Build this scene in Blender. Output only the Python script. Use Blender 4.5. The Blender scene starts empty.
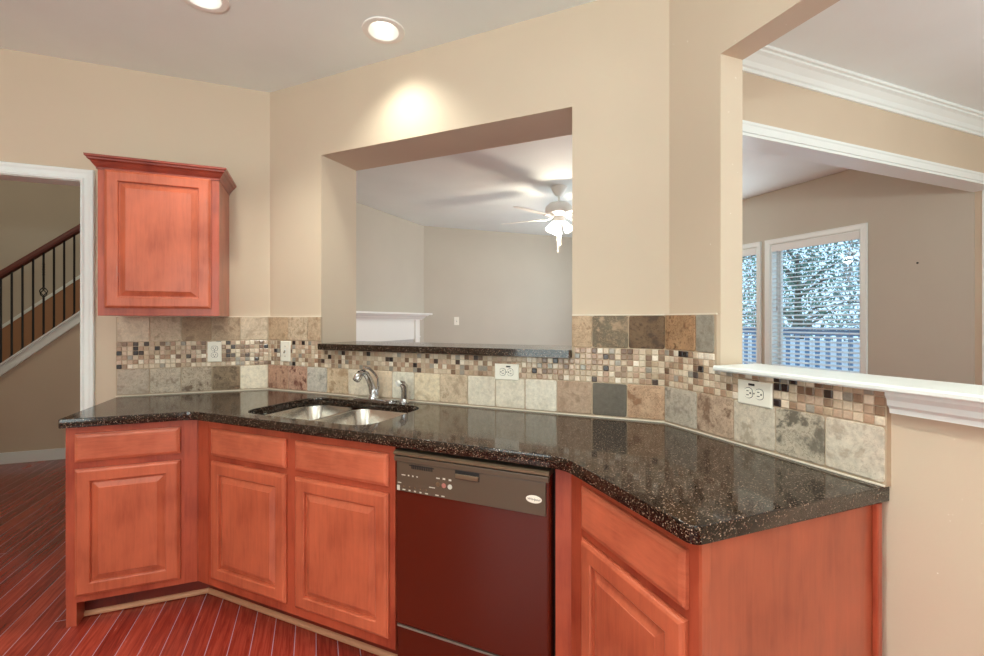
import bpy, bmesh, math, random
from mathutils import Vector, Matrix
random.seed(7)
S2 = 2 ** -.5
sc = bpy.context.scene
col = sc.collection

# ------------------------------------------------------------------ camera
CAMH = 1.3335
cam_d = bpy.data.cameras.new('camera')
cam_d.sensor_width = 36.0
cam_d.lens = 452.5 / 984 * 36.0
cam_d.shift_y = -(328 - 321.0) / 984
cam_d.clip_start = 0.02
cam = bpy.data.objects.new('camera', cam_d)
cam.location = (0, 0, CAMH)
cam.rotation_euler = (math.radians(90), 0, math.radians(-21.3))
col.objects.link(cam)
sc.camera = cam

# ------------------------------------------------------------------ world, lights, exposure
w = bpy.data.worlds.new('sky'); sc.world = w; w.use_nodes = True
bg = w.node_tree.nodes['Background']
bg.inputs['Color'].default_value = (0.50, 0.76, 1.0, 1)
bg.inputs['Strength'].default_value = 2.1
sc.view_settings.view_transform = 'Standard'
sc.view_settings.look = 'None'
sc.view_settings.gamma = 1.0
sc.view_settings.use_curve_mapping = False
sc.view_settings.exposure = -0.06
try:
    sc.cycles.use_denoising = True
    sc.cycles.max_bounces = 10
    sc.cycles.diffuse_bounces = 6
    sc.cycles.glossy_bounces = 5
    sc.cycles.transparent_max_bounces = 16
    sc.cycles.sample_clamp_indirect = 8
    sc.cycles.caustics_reflective = False
    sc.cycles.caustics_refractive = False
except Exception:
    pass
WARM = (.96, 0.98, 0.87)
SOFTW = (.97, 0.97, 0.92)
def area(name, loc, look, sx, sy, power, color):
    l = bpy.data.lights.new(name, 'AREA'); l.shape = 'RECTANGLE'; l.size = sx; l.size_y = sy
    l.energy = power; l.color = color
    o = bpy.data.objects.new(name, l); o.location = loc
    o.rotation_euler = (Vector(look) - Vector(loc)).to_track_quat('-Z', 'Y').to_euler()
    col.objects.link(o); return o
def point(name, loc, r, power, color):
    l = bpy.data.lights.new(name, 'POINT'); l.shadow_soft_size = r; l.energy = power; l.color = color
    o = bpy.data.objects.new(name, l); o.location = loc; col.objects.link(o); return o
# unseen fills added behind and beside the camera, dining light, hall fill
area('rear_fill', (-0.9, -3.1, 1.25), (-0.5, 3, 0.95), 2.6, 2.1, 36, (0.84, 1.0, 1.0))  # no patio door built; fill added for the cabinet fronts
area('side_fill', (-2.95, -0.2, 1.45), (2.0, 0.6, 1.5), 2.6, 1.8, 84, (0.84, 1.0, 1.0))  # no bay window built; fill added from the left side
area('ceiling_fill', (-0.4, -0.9, 1.75), (-0.4, -0.7, 2.7), 0.5, 0.5, 84, (0.84, 1.0, 1.0))  # unseen upward lamp added to lift the ceiling
area('dining_fill', (3.3, -3.1, 1.4), (3.0, 0, 2.3), 2.0, 1.8, 85, (0.80, 0.98, 1.0))  # unseen fill added to brighten the dining room and its ceiling
point('dining_light', (2.75, 0.1, 1.95), 0.06, 30, SOFTW)
point('hall_fill', (-3.3, 4.2, 3.2), 0.12, 36, (0.95, 0.93, 0.78))  # unseen lamp added to light the hall
area('family_daylight', (4.45, 4.6, 1.5), (1.5, 4.6, 1.9), 1.6, 1.6, 56, (0.84, 0.96, 1.0))

# ------------------------------------------------------------------ frames of the three kitchen walls
AB = (-0.268, 3.10); BC = (1.349, 1.483)
def TA(s, d, z): return (s, 3.10 - d, z)                       # s = world x
def TB(s, d, z): return (AB[0] + S2 * s - S2 * d, AB[1] - S2 * s - S2 * d, z)
def TC(s, d, z): return (1.349 - d, s, z)                      # s = world y
def TW(x, y, z): return (x, y, z)
LB = 2.2868
T22 = math.tan(math.radians(22.5))

# ------------------------------------------------------------------ materials
def lin(c):
    return tuple(((v / 255) / 12.92 if v / 255 <= .04045 else ((v / 255 + .055) / 1.055) ** 2.4) for v in c)
def mat(name, color, rough=.5, metal=0., spec=.5, coat=0., srgb=True, emit=None, es=0.):
    m = bpy.data.materials.new(name); m.use_nodes = True
    b = m.node_tree.nodes['Principled BSDF']
    c = lin(color) if srgb else color
    b.inputs['Base Color'].default_value = (*c, 1)
    b.inputs['Roughness'].default_value = rough
    b.inputs['Metallic'].default_value = metal
    b.inputs['Specular IOR Level'].default_value = spec
    b.inputs['Coat Weight'].default_value = coat
    b.inputs['Coat Roughness'].default_value = .08
    if emit:
        b.inputs['Emission Color'].default_value = (*emit, 1); b.inputs['Emission Strength'].default_value = es
    return m
def nodes(m):
    nt = m.node_tree
    return nt, nt.nodes, nt.links, nt.nodes['Principled BSDF']
def N(nt, typ, **kw):
    n = nt.nodes.new(typ)
    for k, v in kw.items():
        if k in n.inputs: n.inputs[k].default_value = v
        else: setattr(n, k, v)
    return n
def ramp(nt, stops):
    r = nt.nodes.new('ShaderNodeValToRGB')
    e = r.color_ramp.elements
    while len(e) < len(stops): e.new(.5)
    for el, (p, c) in zip(e, stops):
        el.position = p; el.color = (*c, 1)
    return r
def gen(nt, scale=(1, 1, 1), rot=(0, 0, 0), kind='Object'):
    t = nt.nodes.new('ShaderNodeTexCoord'); mp = nt.nodes.new('ShaderNodeMapping')
    mp.inputs['Scale'].default_value = scale; mp.inputs['Rotation'].default_value = rot
    nt.links.new(t.outputs[kind], mp.inputs['Vector']); return mp
def paint(name, color, bump=.04, var=.03, scale=160):
    m = mat(name, color, .62, spec=.3)
    nt, n, l, b = nodes(m)
    mp = gen(nt)
    nz = N(nt, 'ShaderNodeTexNoise', Scale=scale, Detail=3)
    l.new(mp.outputs[0], nz.inputs['Vector'])
    bp = N(nt, 'ShaderNodeBump', Strength=bump, Distance=.004)
    l.new(nz.outputs['Fac'], bp.inputs['Height']); l.new(bp.outputs[0], b.inputs['Normal'])
    n2 = N(nt, 'ShaderNodeTexNoise', Scale=1.7, Detail=4)
    l.new(mp.outputs[0], n2.inputs['Vector'])
    c = lin(color)
    r = ramp(nt, [(.3, tuple(v * (1 - var) for v in c)), (.7, tuple(v * (1 + var) for v in c))])
    l.new(n2.outputs['Fac'], r.inputs[0]); l.new(r.outputs[0], b.inputs['Base Color'])
    return m
M = {}
M['wall'] = paint('beige_wall_paint', (208, 190, 168))
M['wall_far'] = paint('beige_wall_paint_daylit', (194, 185, 171))  # same beige paint, with the grey of daylight put into its colour
M['ceil'] = paint('ceiling_paint', (236, 243, 240), bump=.25, scale=220)
M['ceil2'] = paint('cool_white_ceiling_paint', (236, 242, 241), bump=.2, scale=220)
M['trim'] = mat('white_trim_paint', (238, 244, 242), .35)
M['plastic'] = mat('white_plate_plastic', (240, 235, 222), .3)
M['slot'] = mat('dark_slot', (40, 34, 30), .5)
M['chrome'] = mat('chrome', (205, 205, 208), .10, metal=1)
M['steel'] = mat('brushed_steel', (214, 206, 196), .27, metal=1)
M['iron'] = mat('black_iron', (18, 16, 16), .4)
M['white'] = mat('white_enamel', (240, 238, 232), .35)
M['dwblack'] = mat('black_gloss_floor_red', (80, 24, 12), .2, spec=.45, coat=.0)  # black gloss door; red of the reflected floor put into its colour
M['dwpanel'] = mat('plastic_wall_reflection', (84, 68, 54), .35)  # brown-grey of the reflected wall put into the panel colour
M['dwblk'] = mat('black_recess', (10, 8, 8), .5)
M['dwtrim'] = mat('bronze_trim', (120, 100, 80), .3, metal=.5)
M['silver'] = mat('worn_silver_strip', (150, 140, 128), .4, metal=.6)
M['mark'] = mat('pale_marking', (205, 200, 190), .5)
M['redmark'] = mat('reddish_button_ring', (170, 110, 100), .5)
M['rail'] = mat('dark_cherry_rail', (92, 34, 22), .6)
M['fence'] = mat('blue_grey_deck_paint', (120, 150, 180), .6)
M['bark'] = mat('grey_bark', (96, 84, 76), .9)
M['tan'] = mat('shaded_wall_tan', (168, 124, 92), .6)  # tan that carries the shade of the stair wall
M['firebox'] = mat('black_firebox', (22, 20, 20), .7)
M['raw'] = mat('raw_pale_wood', (186, 130, 96), .6)
M['blind'] = mat('white_blind_slat', (232, 232, 230), .45)
M['cord'] = mat('blind_cord', (190, 190, 190), .7)
M['deck'] = mat('pale_deck', (170, 178, 186), .8)

def scuffed():
    m = paint('scuffed_wall_paint', (208, 190, 168))
    nt, n, l, b = nodes(m)
    old = b.inputs['Base Color'].links[0].from_socket
    mp = gen(nt)
    v = N(nt, 'ShaderNodeTexNoise', Scale=38., Detail=3, Roughness=.6)
    l.new(mp.outputs[0], v.inputs['Vector'])
    r = ramp(nt, [(.72, (0, 0, 0)), (.73, (1, 1, 1))]); l.new(v.outputs['Fac'], r.inputs[0])
    mx = N(nt, 'ShaderNodeMix', data_type='RGBA'); l.new(r.outputs[0], mx.inputs[0])
    l.new(old, mx.inputs[6]); mx.inputs[7].default_value = (*lin((238, 232, 222)), 1)
    l.new(mx.outputs[2], b.inputs['Base Color'])
    return m
M['scuff'] = scuffed()

def cherry(name, base, dark, grain=(14, 14, 1.2), rough=.30):
    m = mat(name, base, rough, spec=.45, coat=.25)
    nt, n, l, b = nodes(m)
    mp = gen(nt, grain)
    nz = N(nt, 'ShaderNodeTexNoise', Scale=5., Detail=6, Roughness=.65, Distortion=.6)
    l.new(mp.outputs[0], nz.inputs['Vector'])
    mp2 = gen(nt, (1, 1, .6))
    nb = N(nt, 'ShaderNodeTexNoise', Scale=7., Detail=3)
    l.new(mp2.outputs[0], nb.inputs['Vector'])
    h = N(nt, 'ShaderNodeMix', data_type='FLOAT'); h.inputs[0].default_value = .66; l.new(nz.outputs['Fac'], h.inputs[2]); l.new(nb.outputs['Fac'], h.inputs[3])
    B_, D_ = lin(base), lin(dark)
    r = ramp(nt, [(.34, D_), (.50, B_), (.66, tuple(v * 1.22 for v in B_))])
    l.new(h.outputs[0], r.inputs[0]); l.new(r.outputs[0], b.inputs['Base Color'])
    return m
M['cherry'] = cherry('cherry_cabinet_wood', (182, 92, 64), (154, 70, 47))
M['cherry_h'] = cherry('cherry_wood_cross_grain', (188, 98, 70), (160, 74, 50), grain=(2, 2, 16))
M['cherry_frame'] = cherry('cherry_face_frame_wood', (166, 74, 50), (136, 50, 34))
M['cherry_dark'] = cherry('dark_cherry_moulding', (140, 58, 42), (112, 40, 30), grain=(2, 2, 12))
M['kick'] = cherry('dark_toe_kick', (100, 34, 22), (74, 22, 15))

def granite():
    m = mat('black_speckled_granite', (30, 24, 20), .07, spec=.5, coat=.0)
    nt, n, l, b = nodes(m)
    mp = gen(nt)
    v = N(nt, 'ShaderNodeTexVoronoi', Scale=400.)
    l.new(mp.outputs[0], v.inputs['Vector'])
    sep = N(nt, 'ShaderNodeSeparateColor'); l.new(v.outputs['Color'], sep.inputs[0])
    r = ramp(nt, [(0., lin((18, 11, 8))), (.62, lin((30, 20, 14))), (.80, lin((56, 39, 29))), (.93, lin((84, 64, 50))), (.985, lin((160, 138, 120)))])
    l.new(sep.outputs[0], r.inputs[0]); l.new(r.outputs[0], b.inputs['Base Color'])
    r2 = ramp(nt, [(.3, (.05,) * 3), (.95, (.2,) * 3)]); l.new(sep.outputs[1], r2.inputs[0]); l.new(r2.outputs[0], b.inputs['Roughness'])
    return m
M['granite'] = granite()

def stone(name='natural_stone_tile'):
    m = mat(name, (180, 160, 135), .5, spec=.35)
    nt, n, l, b = nodes(m)
    a1 = N(nt, 'ShaderNodeAttribute', attribute_name='Col'); a2 = N(nt, 'ShaderNodeAttribute', attribute_name='Vein')
    mp = gen(nt)
    add = N(nt, 'ShaderNodeVectorMath', operation='ADD'); l.new(mp.outputs[0], add.inputs[0])
    a3 = N(nt, 'ShaderNodeAttribute', attribute_name='Off'); l.new(a3.outputs['Vector'], add.inputs[1])
    nz = N(nt, 'ShaderNodeTexNoise', Scale=13., Detail=8, Roughness=.66, Distortion=.15); l.new(add.outputs[0], nz.inputs['Vector'])
    r = ramp(nt, [(.36, (1,) * 3), (.43, (.05,) * 3), (.487, (0,) * 3), (.498, (1,) * 3), (.512, (0,) * 3), (.62, (.95,) * 3)])
    l.new(nz.outputs['Fac'], r.inputs[0])
    mx = N(nt, 'ShaderNodeMix', data_type='RGBA'); f = N(nt, 'ShaderNodeMath', operation='MULTIPLY')
    l.new(r.outputs[0], f.inputs[0]); l.new(a2.outputs['Alpha'], f.inputs[1]); l.new(f.outputs[0], mx.inputs[0])
    l.new(a1.outputs['Color'], mx.inputs[6]); l.new(a2.outputs['Color'], mx.inputs[7])
    n2 = N(nt, 'ShaderNodeTexNoise', Scale=55., Detail=4, Roughness=.7); l.new(add.outputs[0], n2.inputs['Vector'])
    hs = N(nt, 'ShaderNodeHueSaturation'); r3 = N(nt, 'ShaderNodeMapRange'); l.new(n2.outputs['Fac'], r3.inputs[0])
    r3.inputs[3].default_value = .62; r3.inputs[4].default_value = 1.42
    l.new(r3.outputs[0], hs.inputs['Value']); l.new(mx.outputs[2], hs.inputs['Color']); l.new(hs.outputs[0], b.inputs['Base Color'])
    bp = N(nt, 'ShaderNodeBump', Strength=.35, Distance=.004); l.new(r.outputs[0], bp.inputs['Height'])
    l.new(bp.outputs[0], b.inputs['Normal'])
    return m
M['stone'] = stone()
def mosaic():
    m = mat('glass_and_stone_mosaic', (180, 160, 135), .22, spec=.5)
    nt, n, l, b = nodes(m)
    a1 = N(nt, 'ShaderNodeAttribute', attribute_name='Col'); mp = gen(nt)
    n2 = N(nt, 'ShaderNodeTexNoise', Scale=130., Detail=3); l.new(mp.outputs[0], n2.inputs['Vector'])
    hs = N(nt, 'ShaderNodeHueSaturation'); r3 = N(nt, 'ShaderNodeMapRange'); l.new(n2.outputs['Fac'], r3.inputs[0])
    r3.inputs[3].default_value = .75; r3.inputs[4].default_value = 1.25
    l.new(r3.outputs[0], hs.inputs['Value']); l.new(a1.outputs['Color'], hs.inputs['Color']); l.new(hs.outputs[0], b.inputs['Base Color'])
    return m
M['mosaic'] = mosaic()
M['grout'] = paint('tan_grout', (188, 166, 142), bump=.3, var=.1)
M['caulk'] = paint('cream_caulk', (230, 218, 200), bump=.2)

def wood_floor():
    m = mat('red_cherry_plank_floor', (120, 40, 28), .2, spec=.5, coat=.15)
    nt, n, l, b = nodes(m)
    tc_ = nt.nodes.new('ShaderNodeTexCoord'); sx = nt.nodes.new('ShaderNodeSeparateXYZ'); l.new(tc_.outputs['Object'], sx.inputs[0])
    dv = N(nt, 'ShaderNodeMath', operation='DIVIDE'); l.new(sx.outputs[0], dv.inputs[0]); dv.inputs[1].default_value = .083
    fr_ = N(nt, 'ShaderNodeMath', operation='FLOOR'); l.new(dv.outputs[0], fr_.inputs[0])
    wn = N(nt, 'ShaderNodeTexWhiteNoise', noise_dimensions='1D'); l.new(fr_.outputs[0], wn.inputs['W'])
    m5 = N(nt, 'ShaderNodeMath', operation='MULTIPLY_ADD'); l.new(wn.outputs['Value'], m5.inputs[0]); m5.inputs[1].default_value = 7.3; l.new(sx.outputs[1], m5.inputs[2])
    mp = nt.nodes.new('ShaderNodeCombineXYZ'); l.new(m5.outputs[0], mp.inputs[0]); l.new(sx.outputs[0], mp.inputs[1])
    br = N(nt, 'ShaderNodeTexBrick', offset=0., Scale=1.)
    br.inputs['Brick Width'].default_value = 1.9; br.inputs['Row Height'].default_value = .083
    br.inputs['Mortar Size'].default_value = .0014; br.inputs['Mortar Smooth'].default_value = .2
    br.inputs['Color1'].default_value = (0, 0, 0, 1); br.inputs['Color2'].default_value = (1, 1, 1, 1)
    br.inputs['Mortar'].default_value = (.5, .5, .5, 1)
    l.new(mp.outputs[0], br.inputs['Vector'])
    mg = gen(nt, (30, 1.6, 1))
    nz = N(nt, 'ShaderNodeTexNoise', Scale=3., Detail=6, Roughness=.65, Distortion=.8); l.new(mg.outputs[0], nz.inputs['Vector'])
    sc_ = N(nt, 'ShaderNodeMath', operation='MULTIPLY'); l.new(br.outputs['Color'], sc_.inputs[0]); sc_.inputs[1].default_value = .24
    ad = N(nt, 'ShaderNodeMath', operation='ADD'); l.new(sc_.outputs[0], ad.inputs[0]); l.new(nz.outputs['Fac'], ad.inputs[1])
    r = ramp(nt, [(.32, lin((96, 30, 22))), (.58, lin((136, 46, 34))), (.85, lin((168, 70, 52)))])
    l.new(ad.outputs[0], r.inputs[0])
    mx = N(nt, 'ShaderNodeMix', data_type='RGBA'); l.new(br.outputs['Fac'], mx.inputs[0]); l.new(r.outputs[0], mx.inputs[6])
    mx.inputs[7].default_value = (*lin((166, 146, 158)), 1); l.new(mx.outputs[2], b.inputs['Base Color'])
    rr = N(nt, 'ShaderNodeMapRange'); l.new(nz.outputs['Fac'], rr.inputs[0]); rr.inputs[3].default_value = .12; rr.inputs[4].default_value = .34
    l.new(rr.outputs[0], b.inputs['Roughness'])
    return m
M['floor'] = wood_floor()
def leafm(name, c):
    m = mat(name, c, .6); nt, n, l, b = nodes(m)
    mp = gen(nt); nz = N(nt, 'ShaderNodeTexNoise', Scale=2.2, Detail=3); l.new(mp.outputs[0], nz.inputs['Vector'])
    C = lin(c); r = ramp(nt, [(.35, tuple(v * .5 for v in C)), (.65, tuple(min(1, v * 1.7) for v in C))])
    l.new(nz.outputs['Fac'], r.inputs[0]); l.new(r.outputs[0], b.inputs['Base Color']); return m
M['leaf1'] = leafm('green_leaves', (104, 138, 118)); M['leaf2'] = leafm('grey_green_leaves', (136, 158, 150))
def lampm(name, c, s): return mat(name, (255, 255, 255), .5, emit=c, es=s)
M['bulb'] = lampm('lit_can_lamp', (1.0, .97, .90), 2.4)
M['shade'] = lampm('lit_frosted_glass', (1.0, .94, .82), 4.)
def glassm():
    m = bpy.data.materials.new('window_glass'); m.use_nodes = True; nt = m.node_tree; nt.nodes.clear()
    o = nt.nodes.new('ShaderNodeOutputMaterial'); t = nt.nodes.new('ShaderNodeBsdfTransparent'); g = nt.nodes.new('ShaderNodeBsdfGlossy')
    g.inputs['Roughness'].default_value = .02; x = nt.nodes.new('ShaderNodeMixShader'); x.inputs[0].default_value = .06
    nt.links.new(t.outputs[0], x.inputs[1]); nt.links.new(g.outputs[0], x.inputs[2]); nt.links.new(x.outputs[0], o.inputs[0]); return m
M['glass'] = glassm()

# ------------------------------------------------------------------ mesh builder
class MB:
    def __init__(self):
        self.bm = bmesh.new(); self.attr = None
    def face(self, vs):
        try: return self.bm.faces.new(vs)
        except ValueError: return None
    def box(self, T, a0, a1, b0, b1, c0, c1, bev=0.):
        vs = [self.bm.verts.new(T(x, y, z)) for z in (c0, c1) for y in (b0, b1) for x in (a0, a1)]
        fs = [self.face([vs[i] for i in q]) for q in ((0, 1, 3, 2), (4, 6, 7, 5), (0, 4, 5, 1), (2, 3, 7, 6), (0, 2, 6, 4), (1, 5, 7, 3))]
        if bev > 0:
            es = list({e for f in fs for e in f.edges})
            bmesh.ops.bevel(self.bm, geom=es, offset=bev, segments=2, profile=.6, affect='EDGES')
        return self
    def prism(self, loopA, loopB, cap=(True, True)):
        a = [self.bm.verts.new(p) for p in loopA]; b = [self.bm.verts.new(p) for p in loopB]; n = len(a)
        for i in range(n): self.face((a[i], a[(i + 1) % n], b[(i + 1) % n], b[i]))
        if cap[0]: self.face(a)
        if cap[1]: self.face(b[::-1])
        return self
    def loops(self, L, closed=True, cap0=True, cap1=True):
        R = [[self.bm.verts.new(p) for p in l] for l in L]; n = len(L[0])
        for a, b in zip(R, R[1:]):
            for i in range(n if closed else n - 1): self.face((a[i], a[(i + 1) % n], b[(i + 1) % n], b[i]))
        if cap0: self.face(R[0])
        if cap1: self.face(R[-1][::-1])
        return self
    def tube(self, pts, rad, seg=10, cap=True, flat=1.0):
        pts = [Vector(p) for p in pts]; rad = rad if isinstance(rad, (list, tuple)) else [rad] * len(pts)
        L = []; ref = None
        for i, p in enumerate(pts):
            t = (pts[min(i + 1, len(pts) - 1)] - pts[max(i - 1, 0)]).normalized()
            if ref is None:
                ref = Vector((0, 0, 1)) if abs(t.z) < .9 else Vector((1, 0, 0))
            u = t.cross(ref); u = u.normalized() if u.length > 1e-6 else Vector((0, 1, 0))
            v = u.cross(t).normalized(); ref = v
            L.append([p + rad[i] * (math.cos(2 * math.pi * k / seg) * u + flat * math.sin(2 * math.pi * k / seg) * v) for k in range(seg)])
        return self.loops(L, cap0=cap, cap1=cap)
    def lathe(self, c, prof, seg=24, axis=None, cap0=True, cap1=True):
        """prof: (radius, height) pairs along axis from c"""
        c = Vector(c); ax = Vector(axis or (0, 0, 1)).normalized()
        u = ax.cross(Vector((1, 0, 0)) if abs(ax.x) < .9 else Vector((0, 1, 0))).normalized(); v = ax.cross(u)
        L = [[c + ax * h + max(r, 1e-4) * (math.cos(2 * math.pi * k / seg) * u + math.sin(2 * math.pi * k / seg) * v) for k in range(seg)] for r, h in prof]
        return self.loops(L, cap0=cap0, cap1=cap1)
def empty(name, loc, rz=0.):
    o = bpy.data.objects.new(name, None); o.empty_display_size = .1
    o.location = loc; o.rotation_euler = (0, 0, rz); col.objects.link(o); return o
def wmat(o):
    m = Matrix.Translation(o.location) @ o.rotation_euler.to_matrix().to_4x4()
    return (wmat(o.parent) @ m) if o.parent else m
def obj(name, mb, m, parent=None, smooth=None, label=None, recalc=True):
    bm = mb.bm if isinstance(mb, MB) else mb
    if recalc: bmesh.ops.recalc_face_normals(bm, faces=bm.faces[:])
    xs = [v.co for v in bm.verts]
    mn = Vector([min(c[i] for c in xs) for i in range(3)]); mx = Vector([max(c[i] for c in xs) for i in range(3)])
    base = Vector(((mn.x + mx.x) / 2, (mn.y + mx.y) / 2, mn.z))
    me = bpy.data.meshes.new(name)
    P = wmat(parent) if parent else Matrix.Identity(4)
    bm.transform(Matrix.Translation(-base) if not parent else (Matrix.Translation(-(P.inverted() @ base)) @ P.inverted()))
    bm.to_mesh(me); bm.free(); me.materials.append(m)
    o = bpy.data.objects.new(name, me)
    if parent: o.parent = parent; o.location = P.inverted() @ base
    else: o.location = base
    col.objects.link(o)
    if smooth:
        for p in me.polygons: p.use_smooth = True
        try: me.set_sharp_from_angle(angle=math.radians(smooth))
        except Exception: pass
    if label: o['label'] = label
    return o
def tag(o, label, cat, group=None):
    o['label'] = label; o['category'] = cat
    if group: o['group'] = group
    return o
def struct(name, mb, m, parent=None, **k):
    o = obj(name, mb, m, parent, **k)
    if not parent: o['kind'] = 'structure'
    return o

# ------------------------------------------------------------------ walls with openings (no inner faces)
def wall(name, T, s0, s1, d0, d1, z0, z1, holes, m):
    S = sorted({s0, s1, *[h[0] for h in holes], *[h[1] for h in holes]}); Z = sorted({z0, z1, *[h[2] for h in holes], *[h[3] for h in holes]})
    S = [s for s in S if s0 <= s <= s1]; Z = [z for z in Z if z0 <= z <= z1]
    def solid(i, k):
        if not (0 <= i < len(S) - 1 and 0 <= k < len(Z) - 1): return False
        cs, cz = (S[i] + S[i + 1]) / 2, (Z[k] + Z[k + 1]) / 2
        return not any(h[0] < cs < h[1] and h[2] < cz < h[3] for h in holes)
    mb = MB(); V = {}
    def v(s, d, z):
        key = (round(s, 5), round(d, 5), round(z, 5))
        if key not in V: V[key] = mb.bm.verts.new(T(s, d, z))
        return V[key]
    for i in range(len(S) - 1):
        for k in range(len(Z) - 1):
            if not solid(i, k): continue
            a, b, c, e = S[i], S[i + 1], Z[k], Z[k + 1]
            for d in (d0, d1): mb.face([v(a, d, c), v(b, d, c), v(b, d, e), v(a, d, e)])
            if not solid(i - 1, k): mb.face([v(a, d0, c), v(a, d1, c), v(a, d1, e), v(a, d0, e)])
            if not solid(i + 1, k): mb.face([v(b, d0, c), v(b, d1, c), v(b, d1, e), v(b, d0, e)])
            if not solid(i, k - 1): mb.face([v(a, d0, c), v(a, d1, c), v(b, d1, c), v(b, d0, c)])
            if not solid(i, k + 1): mb.face([v(a, d0, e), v(a, d1, e), v(b, d1, e), v(b, d0, e)])
    return struct(name, mb, m)

CEIL = 2.743
TH_B = -.305
fl = MB(); fl.box(TW, -4.6, 4.77, -3.3, 6.8, -.06, 0); struct('floor', fl, M['floor'])
# kitchen ceiling with square cut-outs for the recessed lamps
CANS = [(0.307, 2.235), (-0.458, 2.285), (-1.55, 1.15), (0.15, 0.55), (-1.5, -0.9), (0.15, -1.2)]
def ceiling_cells(name, x0, x1, y0, y1, holes, m, hh=.0705):
    T = lambda s, d, z: (s, z, d)
    return wall(name, T, x0, x1, CEIL, CEIL + .13, y0, y1, [(cx - hh, cx + hh, cy - hh, cy + hh) for cx, cy in holes], m)
# one cell grid per hole row keeps the holes square: the grid lines of every hole only split faces
ceiling_cells('ceiling', -3.1, 1.55, -3.3, 3.10, CANS, M['ceil'])
c2 = MB(); c2.box(TW, 1.552, 4.9, -3.3, 1.80, CEIL, CEIL + .13); struct('ceiling', c2, M['ceil2'])
c3 = MB(); CP3 = [(-.1, 3.21), (.0, 3.115), (1.315, 1.80), (4.9, 1.80), (4.9, 6.8), (-.1, 6.8)]
c3.prism([(x, y, CEIL + .002) for x, y in CP3], [(x, y, CEIL + .12) for x, y in CP3]); struct('ceiling', c3, M['ceil2'])
c4 = MB(); c4.box(TW, -4.7, .1, 3.10, 6.8, 4.9, 5.0); struct('ceiling', c4, M['ceil'])
wall('wall_left', TA, -4.6, .03, 0, -.12, 0, 5.0, [(-2.45, -1.185, 0, 2.095)], M['wall'])
wall('wall_back', TB, -.002, LB + .02, -.0045, TH_B, 0, CEIL, [(.4175, 1.8945, 1.1695, 2.297)], M['wall'])
wall('wall_right', TC, -3.3, 1.60, -.013, -.121, 0, CEIL, [(-1.0, 1.222, 1.158, 2.298)], M['scuff'])
wall('wall_kitchen_side', TW, -3.1, -3.0, -3.3, 3.1, 0, CEIL, [], M['wall'])
wall('wall_kitchen_rear', TW, -3.1, 4.77, -3.3, -3.2, 0, CEIL, [], M['wall'])
# dining room
wall('wall_dining_end', lambda s, d, z: (s, 1.73 + d, z), 1.42, 4.77, 0, .13, 0, CEIL, [(1.95, 4.64, -1, 2.32)], M['wall'])
# window wall shared by family room and dining room, at x = 4.63
WIN = [(2.620, 3.500), (3.660, 4.540), (4.700, 5.580)]
WZ0, WZ1 = .62, 2.165
wall('wall_window', lambda s, d, z: (4.63 + d, s, z), 1.86, 6.8, 0, .14, 0, CEIL, [(a, b, WZ0, WZ1) for a, b in WIN], M['wall_far'])
wall('wall_dining_side', lambda s, d, z: (4.77 + d, s, z), -3.3, 1.88, 0, .1, 0, CEIL, [], M['wall'])
# family room
wall('wall_family_back', lambda s, d, z: (s, 6.63 + d, z), -4.6, 4.77, 0, .12, 0, 5.0, [], M['wall_far'])
wall('wall_family_left', lambda s, d, z: (-.10 + d, s, z), 3.22, 6.63, 0, .15, 0, 5.0, [], M['wall_far'])
chm = MB()
P = [(.05, 5.18), (1.50, 6.63), (.05, 6.63)]
chm.prism([(x, y, 0) for x, y in P], [(x, y, CEIL) for x, y in P]); struct('wall_chimney', chm, M['wall_far'])
wall('wall_hall_side', lambda s, d, z: (-4.6 + d, s, z), 3.22, 6.63, 0, .1, 0, 5.0, [], M['wall'])

# ------------------------------------------------------------------ trim, casings, crown, sill
t = MB()  # doorway casing on wall A
zo, cw = 2.152, .060
def casing(mb, T, s0, s1, ztop, w_, prof, zb=0.):
    """mitred casing round an opening; prof = (offset from opening, thickness) pairs"""
    L = []
    for o_, th in prof:
        L.append([T(s0 - o_, th, zb), T(s0 - o_, th, ztop + o_), T(s1 + o_, th, ztop + o_), T(s1 + o_, th, zb)])
    mb.loops(L, closed=False, cap0=False, cap1=False)
CP = [(0, -.0), (0, .014), (.010, .017), (.018, .012), (.036, .015), (.046, .020), (.056, .021), (.060, .016), (.060, 0)]
casing(t, TA, -2.45, -1.185, 2.095, .06, CP); struct('trim_1', t, M['trim'])
t = MB(); t.box(TA, -1.189, -1.1855, -.12, .0, 0, 2.095); t.box(TA, -2.45, -2.446, -.12, 0, 0, 2.095)
t.box(TA, -2.45, -1.1855, -.12, 0, 2.0915, 2.0945); struct('trim_2', t, M['trim'])
t = MB(); casing(t, lambda s, d, z: (s, 1.73 - d, z), 1.95, 4.64, 2.32, .055, [(0, 0), (0, .014), (.035, .016), (.042, .021), (.054, .021), (.054, 0)])
struct('trim_3', t, M['trim'])
t = MB(); t.box(TW, 1.951, 4.626, 1.725, 1.865, 2.305, 2.3205, .001); t.box(TW, 4.628, 4.6405, 1.725, 1.815, 0, 2.3205); t.box(TW, 1.95, 1.964, 1.725, 1.865, 0, 2.305)
struct('trim_4', t, M['trim'])
t = MB()  # crown moulding
pr = [(0, CEIL - .105), (.012, CEIL - .105), (.014, CEIL - .088), (.022, CEIL - .082), (.030, CEIL - .060), (.055, CEIL - .034), (.072, CEIL - .026), (.074, CEIL - .016), (.088, CEIL - .014), (.090, CEIL)]
t.prism([(1.467, 1.73 - a, b) for a, b in pr] + [(1.467, 1.73, CEIL)], [(4.77, 1.73 - a, b) for a, b in pr] + [(4.77, 1.73, CEIL)])
struct('trim_5', t, M['trim'])
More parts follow.
